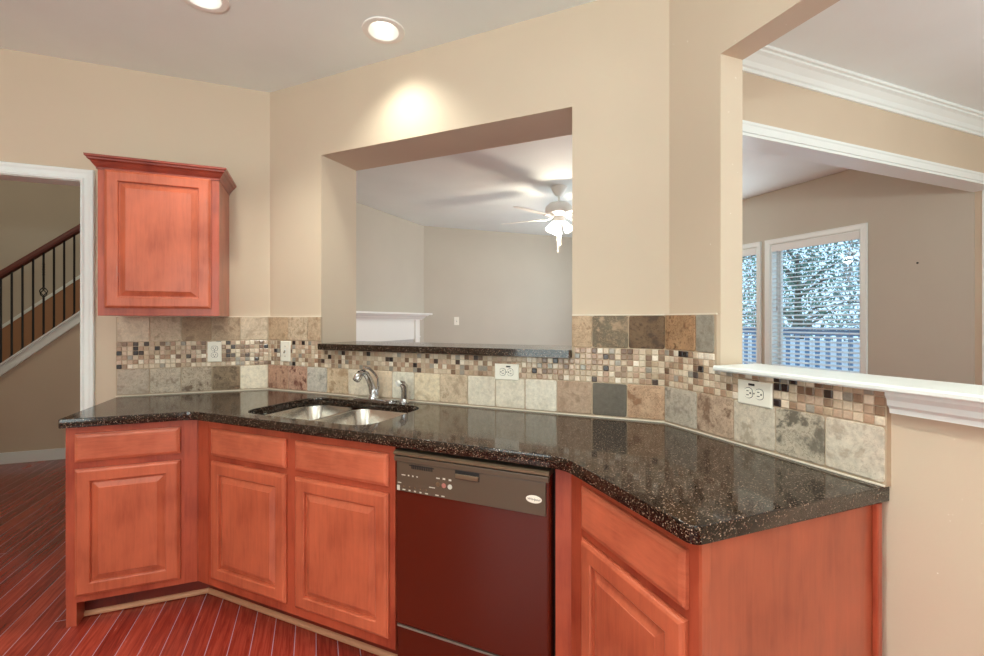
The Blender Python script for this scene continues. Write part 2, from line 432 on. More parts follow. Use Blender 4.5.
t = MB()  # sill of the opening in wall C, with rounded nose
sp = [(.052, 1.160), (.056, 1.165), (.056, 1.173), (.052, 1.1785), (-.150, 1.1785), (-.155, 1.173), (-.155, 1.160)]
t.prism([TC(1.192 if d > 0 else 1.192, d, z) for d, z in sp], [TC(-1.0, d, z) for d, z in sp]); struct('trim_6', t, M['trim'])
t = MB()
sp = [(-.013, 1.159), (.034, 1.159), (.034, 1.150), (.026, 1.138), (.024, 1.124), (.016, 1.116), (.014, 1.104), (-.013, 1.102)]
t.prism([TC(.692, d, z) for d, z in sp], [TC(-1.0, d, z) for d, z in sp]); struct('trim_7', t, M['trim'])
t = MB(); t.box(TW, -4.5, -.105, 5.575, 5.590, 0, .105, .002); struct('baseboard_hall', t, M['trim'])
t = MB(); t.box(TC, -3.2, .70, -.013, .002, 0, .10, .002); struct('baseboard_right', t, M['trim'])
t = MB(); t.box(TW, 1.55, 4.62, 6.615, 6.63, 0, .1, .002); struct('baseboard_family', t, M['trim'])

# windows
for i, (a, b) in enumerate(WIN):
    W_ = lambda s, d, z: (4.63 - d, s, z)
    t = MB(); CW = [(0, 0), (0, .012), (.010, .016), (.040, .018), (.053, .022), (.055, 0)]
    L = [[W_(a - o_, th, WZ0 - o_), W_(a - o_, th, WZ1 + o_), W_(b + o_, th, WZ1 + o_), W_(b + o_, th, WZ0 - o_)] for o_, th in CW]
    t.loops(L, cap0=False, cap1=False)
    o = struct(f'window_{i + 1}', t, M['trim'])
    t = MB()
    e = .045
    for za, zb, dd in ((WZ0 + .01, WZ1 - .01, -.095),):
        t.box(W_, a + .008, a + .008 + e, dd, dd - .03, za, zb, .002); t.box(W_, b - .008 - e, b - .008, dd, dd - .03, za, zb, .002)
        t.box(W_, a + .008 + e, b - .008 - e, dd, dd - .03, za, za + .04, .002); t.box(W_, a + .008 + e, b - .008 - e, dd, dd - .03, zb - .035, zb, .002)
    obj('window_sash', t, M['white'], o)
    t = MB(); t.box(W_, a + .001, a + .012, -.001, -.139, WZ0, WZ1); t.box(W_, b - .012, b - .001, -.001, -.139, WZ0, WZ1)
    t.box(W_, a + .012, b - .012, -.001, -.139, WZ0 + .001, WZ0 + .01); t.box(W_, a + .012, b - .012, -.001, -.139, WZ1 - .01, WZ1 - .001)
    obj('window_jamb', t, M['trim'], o)
    t = MB(); t.box(W_, a + .05, b - .05, -.108, -.111, WZ0 + .045, WZ1 - .042); obj('window_pane', t, M['glass'], o)

# ------------------------------------------------------------------ window blinds
def blind(a, b, label):
    W_ = lambda s, d, z: (4.63 - d, s, z)
    e = empty('window_blind', W_((a + b) / 2, -.035, WZ0 + .05)); tag(e, label, 'blind', 'venetian blinds on the family room windows')
    t = MB(); t.box(W_, a + .014, b - .014, -.004, -.060, 2.090, 2.152, .003); t.box(W_, a + .013, b - .013, .004, -.003, 2.082, 2.154, .003)
    obj('headrail', t, M['blind'], e, label='white valance across the top of the blind')
    t = MB(); z = 2.055
    while z > WZ0 + .07:
        t.prism([W_(a + .016, d, z + k) for d, k in ((-.006, .0), (-.032, .009), (-.058, .014), (-.058, .0115), (-.032, .0065), (-.006, -.0025))],
                [W_(b - .016, d, z + k) for d, k in ((-.006, .0), (-.032, .009), (-.058, .014), (-.058, .0115), (-.032, .0065), (-.006, -.0025))])
        z -= .0445
    obj('slats', t, M['blind'], e)
    t = MB(); t.box(W_, a + .015, b - .015, -.010, -.055, WZ0 + .035, WZ0 + .052, .003); obj('bottom_rail', t, M['blind'], e)
    t = MB()
    for s in (a + .10, (a + b) / 2, b - .10): t.tube([W_(s, -.006, 2.09), W_(s, -.006, WZ0 + .04)], .0012, 5)
    obj('ladder_cord', t, M['cord'], e)
    t = MB(); s = a + .075
    t.tube([W_(s, .006, 2.09), W_(s + .035, .008, 1.90), W_(s - .01, .009, 1.78), W_(s + .05, .009, 1.70)], .0022, 5)
    t.tube([W_(s, .006, 2.09), W_(s - .02, .008, 1.92), W_(s + .045, .009, 1.80), W_(s + .01, .009, 1.66)], .0022, 5)
    obj('pull_cord', t, M['cord'], e)
    t = MB(); t.tube([W_(b - .08, .006, 2.09), W_(b - .08, .008, 1.50)], .0035, 6); t.lathe(W_(b - .08, .008, 1.44), [(.002, .07), (.007, .05), (.008, .02), (.003, 0)], 8)
    obj('tilt_wand', t, M['cord'], e)
blind(*WIN[0], 'white slatted blind filling the wide window, its cords tangled at top right')
blind(*WIN[1], 'white slatted blind in the narrow strip of window beside the opening edge')

# ------------------------------------------------------------------ outside
t = MB(); t.box(TW, 4.9, 8.4, -1, 9, -.22, -.12); struct('deck_floor', t, M['deck'])
g = MB(); g.box(TW, 4.9, 60, -30, 50, -2.6, -2.5); struct('ground', g, M['deck'])
rl = empty('deck_railing', (7.0, 4.0, -.12)); tag(rl, 'blue-grey wooden deck railing with upright pickets outside the window', 'railing')
t = MB(); t.box(TW, 6.93, 7.07, 0, 8.5, 1.20, 1.24, .004); t.box(TW, 6.975, 7.025, 0, 8.5, 1.12, 1.195, .004); obj('top_rail', t, M['fence'], rl)
t = MB(); t.box(TW, 6.975, 7.025, 0, 8.5, -.02, .06, .004); obj('bottom_rail', t, M['fence'], rl)
for k in range(46):
    y = 1.2 + k * .150
    t = MB(); t.box(TW, 6.955, 6.99, y, y + .05, -.06, 1.12, .003); obj('picket', t, M['fence'], rl)
t = MB(); t.box(TW, 9.5, 9.56, -8, 18, -2.5, .95); fp = obj('white_fence', t, mat('pale_fence_paint', (236, 240, 244), .8))
tag(fp, 'pale solid garden fence standing behind the deck railing', 'fence')
def tree(x, y, h, r, n, seed, label, m):
    rnd = random.Random(seed)
    e = empty('garden_tree', (x, y, -2.5)); tag(e, label, 'tree', 'garden trees outside the window')
    t = MB(); t.tube([(x, y, -2.5), (x + .1, y + .05, h * .4), (x, y, h + r * .4)], [.16, .11, .03], 8)
    for k in range(26):
        a = rnd.uniform(0, 6.28); z0 = rnd.uniform(-.6, h + r * .2); q = rnd.uniform(.5, 1.0) * r
        p = (x, y, z0); p2 = (x + q * math.cos(a) * .5, y + q * math.sin(a) * .5, z0 + q * .4); p3 = (x + q * math.cos(a), y + q * math.sin(a), z0 + q * .55 + rnd.uniform(-.2, .3))
        t.tube([p, p2, p3], [.045, .028, .008], 5)
    obj('trunk', t, M['bark'], e)
    t = MB()
    for k in range(n):
        v = Vector((rnd.gauss(0, 1), rnd.gauss(0, 1), rnd.gauss(0, 1))).normalized() * (rnd.random() ** .4)
        c = Vector((x + v.x * r, y + v.y * r, h + v.z * (h + 1.4) * .75 - .3))
        u = Vector((rnd.gauss(0, 1), rnd.gauss(0, 1), rnd.gauss(0, 1))).normalized(); q = u.cross(Vector((rnd.gauss(0, 1), rnd.gauss(0, 1), rnd.gauss(0, 1)))).normalized()
        a_, b_ = rnd.uniform(.03, .07), rnd.uniform(.015, .03)
        t.face([t.bm.verts.new(c + u * a_), t.bm.verts.new(c + q * b_), t.bm.verts.new(c - u * a_), t.bm.verts.new(c - q * b_)])
    obj('foliage', t, m, e, recalc=False)
tree(11.2, 5.4, 2.5, 1.3, 7500, 1, 'grey-green leafy garden tree at the right half of the wide window', M['leaf2'])
tree(12.0, 8.3, 2.6, 1.35, 7500, 2, 'dark green leafy garden tree at the left half of the wide window', M['leaf1'])
tree(12.6, 11.4, 2.6, 1.45, 6500, 3, 'leafy garden tree seen through the narrow strip of window', M['leaf1'])

# ------------------------------------------------------------------ cabinets
def rect(T, s0, s1, z0, z1, o_, d): return [T(s0 + o_, d, z0 + o_), T(s1 - o_, d, z0 + o_), T(s1 - o_, d, z1 - o_), T(s0 + o_, d, z1 - o_)]
def raised_door(T, s0, s1, z0, z1, db, df):
    t = MB(); w_ = .056
    pr = [(0, db), (0, df - .008), (.003, df - .007), (.005, df - .004), (.010, df - .001), (.013, df), (w_ - .004, df), (w_, df - .003), (w_ + .001, df - .012), (w_ + .007, df - .012), (w_ + .009, df - .0105), (w_ + .030, df - .002), (w_ + .031, df - .0005), (w_ + .034, df - .0005)]
    t.loops([rect(T, s0, s1, z0, z1, o_, d) for o_, d in pr]); return t
def drawer_front(T, s0, s1, z0, z1, db, df):
    t = MB(); pr = [(0, db), (0, df - .008), (.003, df - .007), (.005, df - .004), (.012, df - .001), (.016, df)]
    t.loops([rect(T, s0, s1, z0, z1, o_, d) for o_, d in pr]); return t
FD, DF = .600, .618       # face frame and door fronts
ZB, ZT = .103, .8735
def carcass(pts, z0=ZB, z1=ZT, inner=True):
    t = MB(); L0 = [(x, y, z0) for x, y in pts]; L1 = [(x, y, z1) for x, y in pts]
    t.prism(L0, L1, cap=(True, False))
    return t
def xy(T, s, d): p = T(s, d, 0); return (p[0], p[1])
def shoe(T, s0, s1, d, e0, e1):
    pr = [(0, .004), (.012, .004), (.012, .012), (.006, .021), (0, .024)]
    t = MB(); t.prism([T(s0 + e0 * a, d + a, z) for a, z in pr], [T(s1 + e1 * a, d + a, z) for a, z in pr]); return t
KD = .525
# left base cabinet on wall A
cornA = AB[0] - FD * T22
ca = empty('base_cabinet', TA(-.76, .3, 0)); tag(ca, 'single-door cherry base cabinet at the left end of the counter by the doorway', 'cabinet', 'cherry base cabinets')
obj('carcass', carcass([xy(TA, -1.01, .01), xy(TA, -1.01, FD), xy(TA, cornA - .0005, FD), xy(TA, AB[0] - .012, .01)]), M['cherry_frame'], ca)
obj('door', raised_door(TA, -.976, -.588, .133, .687, FD + .001, DF), M['cherry'], ca)
obj('drawer_front', drawer_front(TA, -.976, -.588, .718, .840, FD + .001, DF), M['cherry_h'], ca)
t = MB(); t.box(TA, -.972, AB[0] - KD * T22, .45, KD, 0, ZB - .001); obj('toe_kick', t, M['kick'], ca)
t = MB(); t.box(TA, -1.0095, -.973, .02, FD - .002, 0, ZB - .001, .001); obj('end_panel_foot', t, M['cherry_frame'], ca)
obj('shoe_moulding', shoe(TA, -.972, AB[0] - KD * T22, KD, 0, -T22), M['raw'], ca, label='unpainted pale wood strip along the floor')
t = MB(); t.box(TA, -.572, cornA - .004, FD, FD + .003, ZB + .002, ZT - .002, .001); obj('corner_stile', t, M['cherry_frame'], ca)

# sink base on wall B
SB1 = 1.372
cb = empty('sink_base_cabinet', TB(.85, .3, 0), math.radians(-45)); tag(cb, 'two-door cherry sink base cabinet between the left corner and the dishwasher', 'cabinet', 'cherry base cabinets')
obj('carcass', carcass([xy(TB, .010, .01), xy(TB, FD * T22 + .0005, FD), xy(TB, SB1, FD), xy(TB, SB1, .01)]), M['cherry_frame'], cb)
for a, b, z0, z1 in ((.354, .823, .150, .689), (.876, 1.346, .140, .682)): obj('door', raised_door(TB, a, b, .145, .687, FD + .001, DF), M['cherry'], cb)
for a, b in ((.354, .823), (.877, 1.347)): obj('drawer_front', drawer_front(TB, a, b, .714, .836, FD + .001, DF), M['cherry_h'], cb)
t = MB(); t.box(TB, FD * T22 + .004, .326, FD, FD + .003, ZB + .002, ZT - .002, .001); obj('corner_stile', t, M['cherry_frame'], cb)
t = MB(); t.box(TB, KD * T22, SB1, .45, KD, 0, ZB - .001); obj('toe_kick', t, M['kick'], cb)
obj('shoe_moulding', shoe(TB, KD * T22, SB1, KD, T22, 0), M['raw'], cb, label='unpainted pale wood strip along the floor')

# right base cabinet on wall C (its corner stile stands on wall B's side)
cc = empty('base_cabinet', TC(.95, .3, 0)); tag(cc, 'single-door cherry base cabinet at the right end of the counter beside the dishwasher', 'cabinet', 'cherry base cabinets')
yC = BC[1] - FD * T22
s0 = 1.987
obj('carcass', carcass([xy(TB, s0, .01), xy(TB, s0, FD), xy(TB, LB - FD * T22, FD), xy(TC, .727, FD), xy(TC, .727, .001), xy(TB, LB - .001, .001)]), M['cherry_frame'], cc)
obj('door', raised_door(TC, .754, 1.160, .140, .688, FD + .001, DF), M['cherry'], cc)
obj('drawer_front', drawer_front(TC, .752, 1.160, .714, .842, FD + .001, DF), M['cherry_h'], cc)
t = MB(); t.box(TC, 1.174, yC - .004, FD, FD + .003, ZB + .002, ZT - .002, .001); obj('corner_stile', t, M['cherry_frame'], cc)
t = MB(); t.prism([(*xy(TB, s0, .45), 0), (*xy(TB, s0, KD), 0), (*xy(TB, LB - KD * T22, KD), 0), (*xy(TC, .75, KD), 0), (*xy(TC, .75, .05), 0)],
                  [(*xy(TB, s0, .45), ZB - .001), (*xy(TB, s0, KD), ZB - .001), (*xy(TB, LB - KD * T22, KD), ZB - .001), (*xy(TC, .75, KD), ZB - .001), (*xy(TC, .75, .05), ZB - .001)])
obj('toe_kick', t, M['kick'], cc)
obj('shoe_moulding', shoe(TC, .75, BC[1] - KD * T22, KD, 0, -T22), M['raw'], cc)
t = MB(); t.box(TC, .7215, .7268, -.012, .575, 0, ZT, .001)
obj('end_panel', t, cherry('cherry_end_panel', (176, 88, 62), (150, 68, 46), grain=(9, 9, .8)), cc)
t = MB(); t.box(TC, .7185, .7270, .5752, FD, 0, ZT, .001); obj('end_stile', t, M['cherry'], cc)
t = MB(); t.box(TC, .7075, .7214, .012, .032, 0, ZT - .001, .004); obj('scribe_moulding', t, M['cherry_frame'], cc)

# upper cabinet
X0, X1, UD = -1.005, -.484, .305
uc = empty('upper_cabinet', TA((X0 + X1) / 2, .15, 1.36)); tag(uc, 'small cherry wall cabinet with dark crown moulding hung beside the doorway', 'cabinet')
t = MB(); t.box(TA, X0, X1, .001, UD, 1.360, 2.10, .001); obj('carcass', t, M['cherry_frame'], uc)
obj('door', raised_door(TA, -.974, -.519, 1.398, 2.086, UD + .001, UD + .020), M['cherry'], uc)
t = MB()
cp = [(.0005, 2.086), (.005, 2.086), (.006, 2.095), (.010, 2.100), (.015, 2.107), (.023, 2.120), (.032, 2.127), (.034, 2.134), (.040, 2.138), (.041, 2.148), (.0, 2.148)]
t.loops([[TA(X0 - o_, .001, z), TA(X0 - o_, UD + o_, z), TA(X1 + o_, UD + o_, z), TA(X1 + o_, .001, z)] for o_, z in cp], cap0=False, cap1=True)
obj('crown_moulding', t, M['cherry_dark'], uc, label='darker cherry crown moulding')
t = MB(); t.box(TA, X1, X1 + .002, .002, UD - .002, 1.362, 2.087); obj('side_panel', t, M['cherry'], uc)

# ------------------------------------------------------------------ granite: counter with sink cut-out (filled 2D curve), ledge
def roundrect(a, b, c, e, r, n=7):
    out = []
    for cx, cy, a0 in ((b - r, e - r, 0), (a + r, e - r, 90), (a + r, c + r, 180), (b - r, c + r, 270)):
        for k in range(n + 1):
            q = math.radians(a0 + 90 * k / n); out.append((cx + r * math.cos(q), cy + r * math.sin(q)))
    return out
def fillet(pts, rad):
    out = []
    n = len(pts)
    for i, p in enumerate(pts):
        r = rad.get(i, 0)
        if not r: out.append(p); continue
        P_, A_, B_ = Vector(p), Vector(pts[i - 1]), Vector(pts[(i + 1) % n])
        u = (A_ - P_).normalized(); v = (B_ - P_).normalized()
        for k in range(7):
            q = k / 6; out.append(tuple((P_ + u * r) * (1 - q) ** 2 + 2 * q * (1 - q) * P_ + (P_ + v * r) * q * q))
    return out
FR = .635
outer = [xy(TA, -1.022, .001), xy(TA, -1.022, FR), xy(TA, AB[0] - FR * T22, FR), xy(TC, BC[1] - FR * T22, FR), xy(TC, .706, FR), xy(TC, .706, -.012), xy(TC, BC[1] - .02, -.012), (AB[0], AB[1] - .001)]
outer = fillet(outer, {1: .008, 2: .04, 3: .06, 4: .03})
HS0, HS1, HD0, HD1, HR = .472, 1.198, .104, .560, .095
hole = [xy(TB, s, d) for s, d in roundrect(HS0, HS1, HD0, HD1, HR)]
cu = bpy.data.curves.new('countertop', 'CURVE'); cu.dimensions = '2D'; cu.fill_mode = 'BOTH'; cu.extrude = .0170; cu.bevel_depth = .003; cu.bevel_resolution = 2; cu.offset = -.003
for ring in (outer, hole):
    sp = cu.splines.new('POLY'); sp.points.add(len(ring) - 1)
    for p, q in zip(sp.points, ring): p.co = (q[0], q[1], 0, 1)
    sp.use_cyclic_u = True
tmp = bpy.data.objects.new('tmp', cu); col.objects.link(tmp); bpy.context.view_layer.update()
me = bpy.data.meshes.new_from_object(tmp); bpy.data.objects.remove(tmp)
bm = bmesh.new(); bm.from_mesh(me); bmesh.ops.remove_doubles(bm, verts=bm.verts[:], dist=.0001)
bm.transform(Matrix.Translation((0, 0, .894)))
ct = obj('countertop', bm, M['granite'], recalc=True)
tag(ct, 'long black speckled granite countertop bending along three walls', 'countertop')
t = MB()
t.prism([TB(s, d, 1.1705) for s, d in ((.4225, -.318), (.4225, .0), (.440, .0012), (.440, .046), (.443, .049), (1.891, .049), (1.894, .046), (1.894, .0012), (1.894, .0), (1.894, -.318))],
        [TB(s, d, 1.2050) for s, d in ((.4225, -.318), (.4225, .0), (.440, .0012), (.440, .046), (.443, .049), (1.891, .049), (1.894, .046), (1.894, .0012), (1.894, .0), (1.894, -.318))])
lg = obj('granite_ledge', t, M['granite']); tag(lg, 'narrow dark granite ledge at the foot of the pass-through opening', 'ledge')

# ------------------------------------------------------------------ tiled backsplash
def tiles_obj(name, parent, quads, m, T, df, rr=.004, jag=0.):
    """quads: (s0,s1,z0,z1,rgb,veinrgb,veinamount)"""
    bm = bmesh.new(); c1 = bm.loops.layers.float_color.new('Col'); c2_ = bm.loops.layers.float_color.new('Vein'); c3_ = bm.loops.layers.float_color.new('Off')
    for s0_, s1_, z0_, z1_, rgb, vr, va in quads:
        r = min(rr, (s1_ - s0_) * .3)
        base = roundrect(s0_, s1_, z0_, z1_, r, 2)
        if jag: base = [(x + random.uniform(-jag, jag), y + random.uniform(-jag, jag)) for x, y in base]
        cx, cy = (s0_ + s1_) / 2, (z0_ + z1_) / 2
        e_ = min(.0025, (s1_ - s0_) * .12)
        ins = [(x + (cx - x) / max(abs(cx - x), 1e-5) * min(e_, abs(cx - x)), y + (cy - y) / max(abs(cy - y), 1e-5) * min(e_, abs(cy - y))) for x, y in base]
        R = [[bm.verts.new(T(x, d, z)) for x, z in ring] for ring, d in ((base, df - .006), (base, df - .0015), (ins, df))]
        fs = []; n = len(base)
        for a, b in zip(R, R[1:]):
            for i in range(n): fs.append(bm.faces.new((a[i], a[(i + 1) % n], b[(i + 1) % n], b[i])))
        fs.append(bm.faces.new(R[-1]))
        gm = sum(rgb) / 3; rgb = tuple(min(250, v * .86 + gm * .14 + 8) for v in rgb); vr = tuple(v * .9 for v in vr); col_, vc = lin(rgb), lin(vr); off = (random.uniform(0, 50), random.uniform(0, 50), random.uniform(0, 50), 1)
        for f in fs:
            for l in f.loops: l[c1] = (*col_, 1); l[c2_] = (*vc, va); l[c3_] = off
    bmesh.ops.recalc_face_normals(bm, faces=bm.faces[:])
    return obj(name, bm, m, parent, recalc=False)
PAL = [((218, 198, 172), 14), ((202, 178, 150), 18), ((186, 158, 128), 18), ((170, 132, 104), 14), ((192, 160, 134), 10), ((150, 118, 92), 10), ((120, 88, 66), 7), ((70, 52, 44), 5), ((44, 32, 30), 5), ((150, 140, 126), 7), ((230, 216, 196), 6)]
PC = [c for c, n_ in PAL for _ in range(n_)]
ZM0, ZM1 = 1.066, 1.216
def jit(c):
    j = random.randint(-9, 9); return tuple(max(0, min(255, v + j)) for v in c)
def mosaic_quads(s0, s1, clip, p=.0250, rows=6):
    out = []; n = max(1, round((s1 - s0) / p)); q = (s1 - s0) / n; hz = (ZM1 - ZM0) / rows
    for i in range(n):
        for k in range(rows):
            a, b = s0 + i * q + .0012, s0 + (i + 1) * q - .0012; c, e_ = ZM0 + k * hz + .0013, ZM0 + (k + 1) * hz - .0013
            top = clip((a + b) / 2)
            if c > top - .006: continue
            out.append((a, b, c, min(e_, top - .001), jit(random.choice(PC)), (0, 0, 0), 0.))
    return out
G = .0022
def backsplash(label, T, spans, lower, upper, clip, base_loc, rz, ends):
    e = empty('tile_backsplash', base_loc, rz); tag(e, label, 'backsplash', 'backsplash of stone tiles with a mosaic band')
    g_ = MB()
    for s0_, s1_, z1_ in spans: g_.box(T, s0_, s1_ - (.0 if T is not TC else 0), .0002, .0062, .9145, z1_)
    if T is TB:
        for s0_, s1_, z1_ in spans: g_.box(T, s0_ - (.011 if s0_ < .1 else 0), s1_, -.0044, .0001, .9145, z1_)
    if T is TC:
        for s0_, s1_, z1_ in spans: g_.box(T, s0_, s1_ + (.004 if s1_ > 1.4 else 0), -.0129, .0001, .9145, z1_)
    obj('grout_bed', g_, M['grout'], e)
    tiles_obj('lower_tile_row', e, [(a + G, b - G, .924, 1.064, c, v, k) for a, b, c, v, k in lower], M['stone'], T, .0105, .008, .0008)
    for s0_, s1_, z1_ in spans:
        q = [(a + G, b - G, 1.2185, 1.356, c, v, k) for a, b, c, v, k in upper if s0_ - .01 < a and b < s1_ + .01]
        if z1_ > 1.3: tiles_obj('upper_tile_row', e, q, M['stone'], T, .0105, .008, .0008)
    tiles_obj('mosaic_band', e, mosaic_quads(*ends, clip), M['mosaic'], T, .0098, .0015)
    b_ = MB(); b_.box(T, min(x[0] for x in spans), max(x[1] for x in spans), .0105, .0135, .9142, .9195, .001)
    obj('caulk_line', b_, M['caulk'], e)
    for s0_, s1_, z1_ in spans:
        if z1_ > 1.3: b_ = MB(); b_.box(T, s0_, s1_, .0002, .0085, z1_, z1_ + .006, .001); obj('top_edge', b_, M['caulk'], e)
    return e
A_low = [(-1.027, -.875, (182, 164, 144), (140, 112, 90), .5), (-.875, -.725, (196, 178, 156), (128, 100, 80), .8), (-.725, -.571, (186, 166, 142), (104, 78, 60), .9), (-.571, -.424, (138, 112, 84), (82, 62, 46), .9), (-.424, -.272, (228, 214, 190), (200, 180, 150), .3)]
A_up = [(-1.027, -.875, (206, 186, 160), (170, 140, 112), .4), (-.875, -.722, (190, 166, 138), (140, 108, 82), .5), (-.722, -.571, (164, 134, 102), (120, 88, 62), .6), (-.571, -.422, (178, 150, 120), (132, 104, 80), .7), (-.422, -.274, (206, 184, 156), (158, 130, 104), .5)]
backsplash('stone tile backsplash under the wall cabinet on the left wall', TA, [(-1.031, -.270, 1.357)], A_low, A_up, lambda s: 9., TA(-.65, 0, .9145), 0, (-1.029, -.271))
B_low = [(.004, .171, (190, 142, 114), (120, 66, 50), .8), (.171, .323, (196, 150, 124), (110, 56, 44), .95), (.323, .475, (200, 190, 176), (140, 130, 118), .7), (.475, .628, (206, 178, 144), (160, 120, 84), .7), (.628, .777, (226, 210, 186), (190, 168, 140), .5), (.777, .925, (222, 196, 166), (206, 176, 142), .4), (.925, 1.064, (222, 212, 192), (186, 176, 156), .4), (1.064, 1.219, (220, 200, 168), (196, 164, 124), .5), (1.219, 1.375, (204, 180, 150), (146, 112, 84), .6), (1.375, 1.525, (214, 202, 182), (188, 168, 140), .35), (1.525, 1.675, (216, 204, 184), (184, 164, 138), .3), (1.675, 1.828, (220, 210, 192), (198, 184, 160), .3), (1.828, 1.986, (180, 148, 122), (148, 116, 92), .6), (1.986, 2.134, (98, 88, 76), (112, 102, 90), .3), (2.134, 2.286, (190, 150, 116), (140, 94, 62), .9)]
B_up = [(.008, .171, (190, 160, 126), (148, 116, 84), .6), (.171, .327, (204, 180, 150), (150, 116, 84), .7), (.327, .4265, (192, 164, 132), (148, 110, 80), .6), (1.8955, 1.986, (190, 158, 124), (140, 104, 76), .7), (1.986, 2.140, (104, 90, 68), (190, 160, 130), .95), (2.140, 2.286, (112, 82, 52), (78, 54, 36), .9)]
backsplash('stone tile backsplash below the pass-through ledge behind the sink', TB, [(.003, .4265, 1.357), (.4265, 1.8955, 1.1695), (1.8955, LB - .003, 1.357)], B_low, B_up,
           lambda s: 1.1695 if .415 < s < 1.8955 else 9., TB(1.15, 0, .9145), math.radians(-45), (.003, LB - .003))
C_low = [(1.310, 1.478, (182, 168, 150), (110, 96, 84), .6), (1.149, 1.310, (186, 156, 130), (128, 96, 76), .9), (.997, 1.149, (200, 186, 166), (150, 124, 96), .5), (.849, .997, (184, 168, 146), (84, 78, 68), .8), (.7035, .849, (206, 192, 172), (168, 142, 118), .5)]
C_up = [(1.316, 1.478, (176, 132, 92), (110, 78, 52), .9), (1.230, 1.316, (154, 144, 128), (116, 106, 92), .6)]
backsplash('stone tile backsplash on the right wall under the white sill', TC, [(1.222, 1.481, 1.357), (.7025, 1.222, 1.158)], C_low, C_up, lambda s: 9. if s > 1.222 else 1.158, TC(1.1, 0, .9145), 0, (.7035, 1.480))

# ------------------------------------------------------------------ outlets and switches
def recept(T, s, z, parent, horiz, dd):
    f = (lambda a, b: T(s + b, dd, z + a)) if horiz else (lambda a, b: T(s + a, dd, z + b))
    t = MB(); L = []
    for dep in (-.001, .0025):
        L.append([Vector(f(.0165 * math.cos(2 * math.pi * k / 24), max(-.0135, min(.0135, .0165 * math.sin(2 * math.pi * k / 24))))) + Vector(T(0, dep, 0)) - Vector(T(0, 0, 0)) for k in range(24)])
    t2 = MB(); n0 = Vector(T(0, 1, 0)) - Vector(T(0, 0, 0)); cc_ = Vector(T(s, dd, z)); t2.loops([[cc_ + (p_ - n0 * .0025 - cc_) * 1.10 + n0 * q_ for p_ in L[1]] for q_ in (0, .0006)]); 
    t.loops(L, cap0=False); r = obj('receptacle', t, M['plastic'], parent)
    t = MB()
    n_ = Vector(T(0, 1, 0)) - Vector(T(0, 0, 0))
    def slot(a0, a1, b0, b1):
        P4 = [Vector(f(a, b)) for a, b in ((a0, b0), (a1, b0), (a1, b1), (a0, b1))]
        t.prism([p + n_ * .0022 for p in P4], [p + n_ * .0030 for p in P4])
    slot(-.0080, -.0052, -.003, .007); slot(.0052, .0080, -.002, .006); slot(-.003, .003, -.0105, -.0055)
    obj('slot', t, M['slot'], r); obj('face_gap', t2, M['slot'], r)
def outlet(T, s, z, w_, h_, label, d0=.0098, kind='duplex', strip=True, cat='outlet', name='wall_outlet', rz=0.):
    e = empty(name, T(s, d0, z - h_ / 2), rz); tag(e, label, cat)
    t = MB(); t.loops([rect(T, s - w_ / 2, s + w_ / 2, z - h_ / 2, z + h_ / 2, o_, d) for o_, d in ((0, d0), (0, d0 + .003), (.004, d0 + .0055))]); obj('cover_plate', t, M['plastic'], e)
    dd = d0 + .0055; hz = w_ > h_
    if kind == 'duplex':
        for k in (-1, 1): recept(T, s + (k * .0195 if hz else 0), z + (0 if hz else k * .0195), e, hz, dd)
        t = MB(); n_ = Vector(T(0, 1, 0)) - Vector(T(0, 0, 0)); t.lathe(Vector(T(s, dd, z)), [(.003, 0), (.003, .001)], 10, axis=n_); obj('screw', t, M['silver'], e)
        if strip:
            t = MB(); t.box(T, s - .002, s + .020, dd - .001, dd + .0008, z + h_ / 2 - .0155, z + h_ / 2 - .0085) if hz else t.box(T, s - .01, s + .01, dd - .001, dd + .0008, z + .045, z + .05)
            obj('label_strip', t, M['slot'], e)
    else:
        t = MB(); t.box(T, s - .005, s + .005, dd - .001, dd + .001, z - .013, z + .013); obj('switch_slot', t, M['trim'], e)
        t = MB(); t.prism([T(s - .004, dd, z - .006), T(s + .004, dd, z - .006), T(s + .004, dd, z + .008), T(s - .004, dd, z + .008)],
                          [T(s - .003, dd + .010, z - .012), T(s + .003, dd + .010, z - .012), T(s + .003, dd + .010, z - .004), T(s - .003, dd + .010, z - .004)]); obj('toggle', t, M['slot'] if cat == 'x' else M['silver'], e)
        for k in (-1, 1):
            t = MB(); n_ = Vector(T(0, 1, 0)) - Vector(T(0, 0, 0)); t.lathe(Vector(T(s, dd, z + k * .030)), [(.003, 0), (.003, .001)], 10, axis=n_); obj('screw', t, M['silver'], e)
    return e
RZB = math.radians(-45)
outlet(TA, -.556, 1.152, .072, .118, 'upright white outlet under the wall cabinet on the mosaic band', strip=False)
outlet(TB, .153, 1.152, .078, .122, 'upright white switch plate on the mosaic left of the pass-through', kind='switch', cat='switch', name='light_switch', rz=RZB)
outlet(TB, 1.584, 1.092, .122, .076, 'sideways white outlet under the granite ledge behind the counter', rz=RZB)
outlet(TC, 1.066, 1.0965, .124, .080, 'sideways white outlet under the white sill on the right wall')
outlet(lambda s, d, z: (s, 6.63 - d, z), 2.003, 1.333, .078, .122, 'small white switch on the far family room wall seen through the pass-through', d0=.0005, kind='switch', cat='switch', name='light_switch')

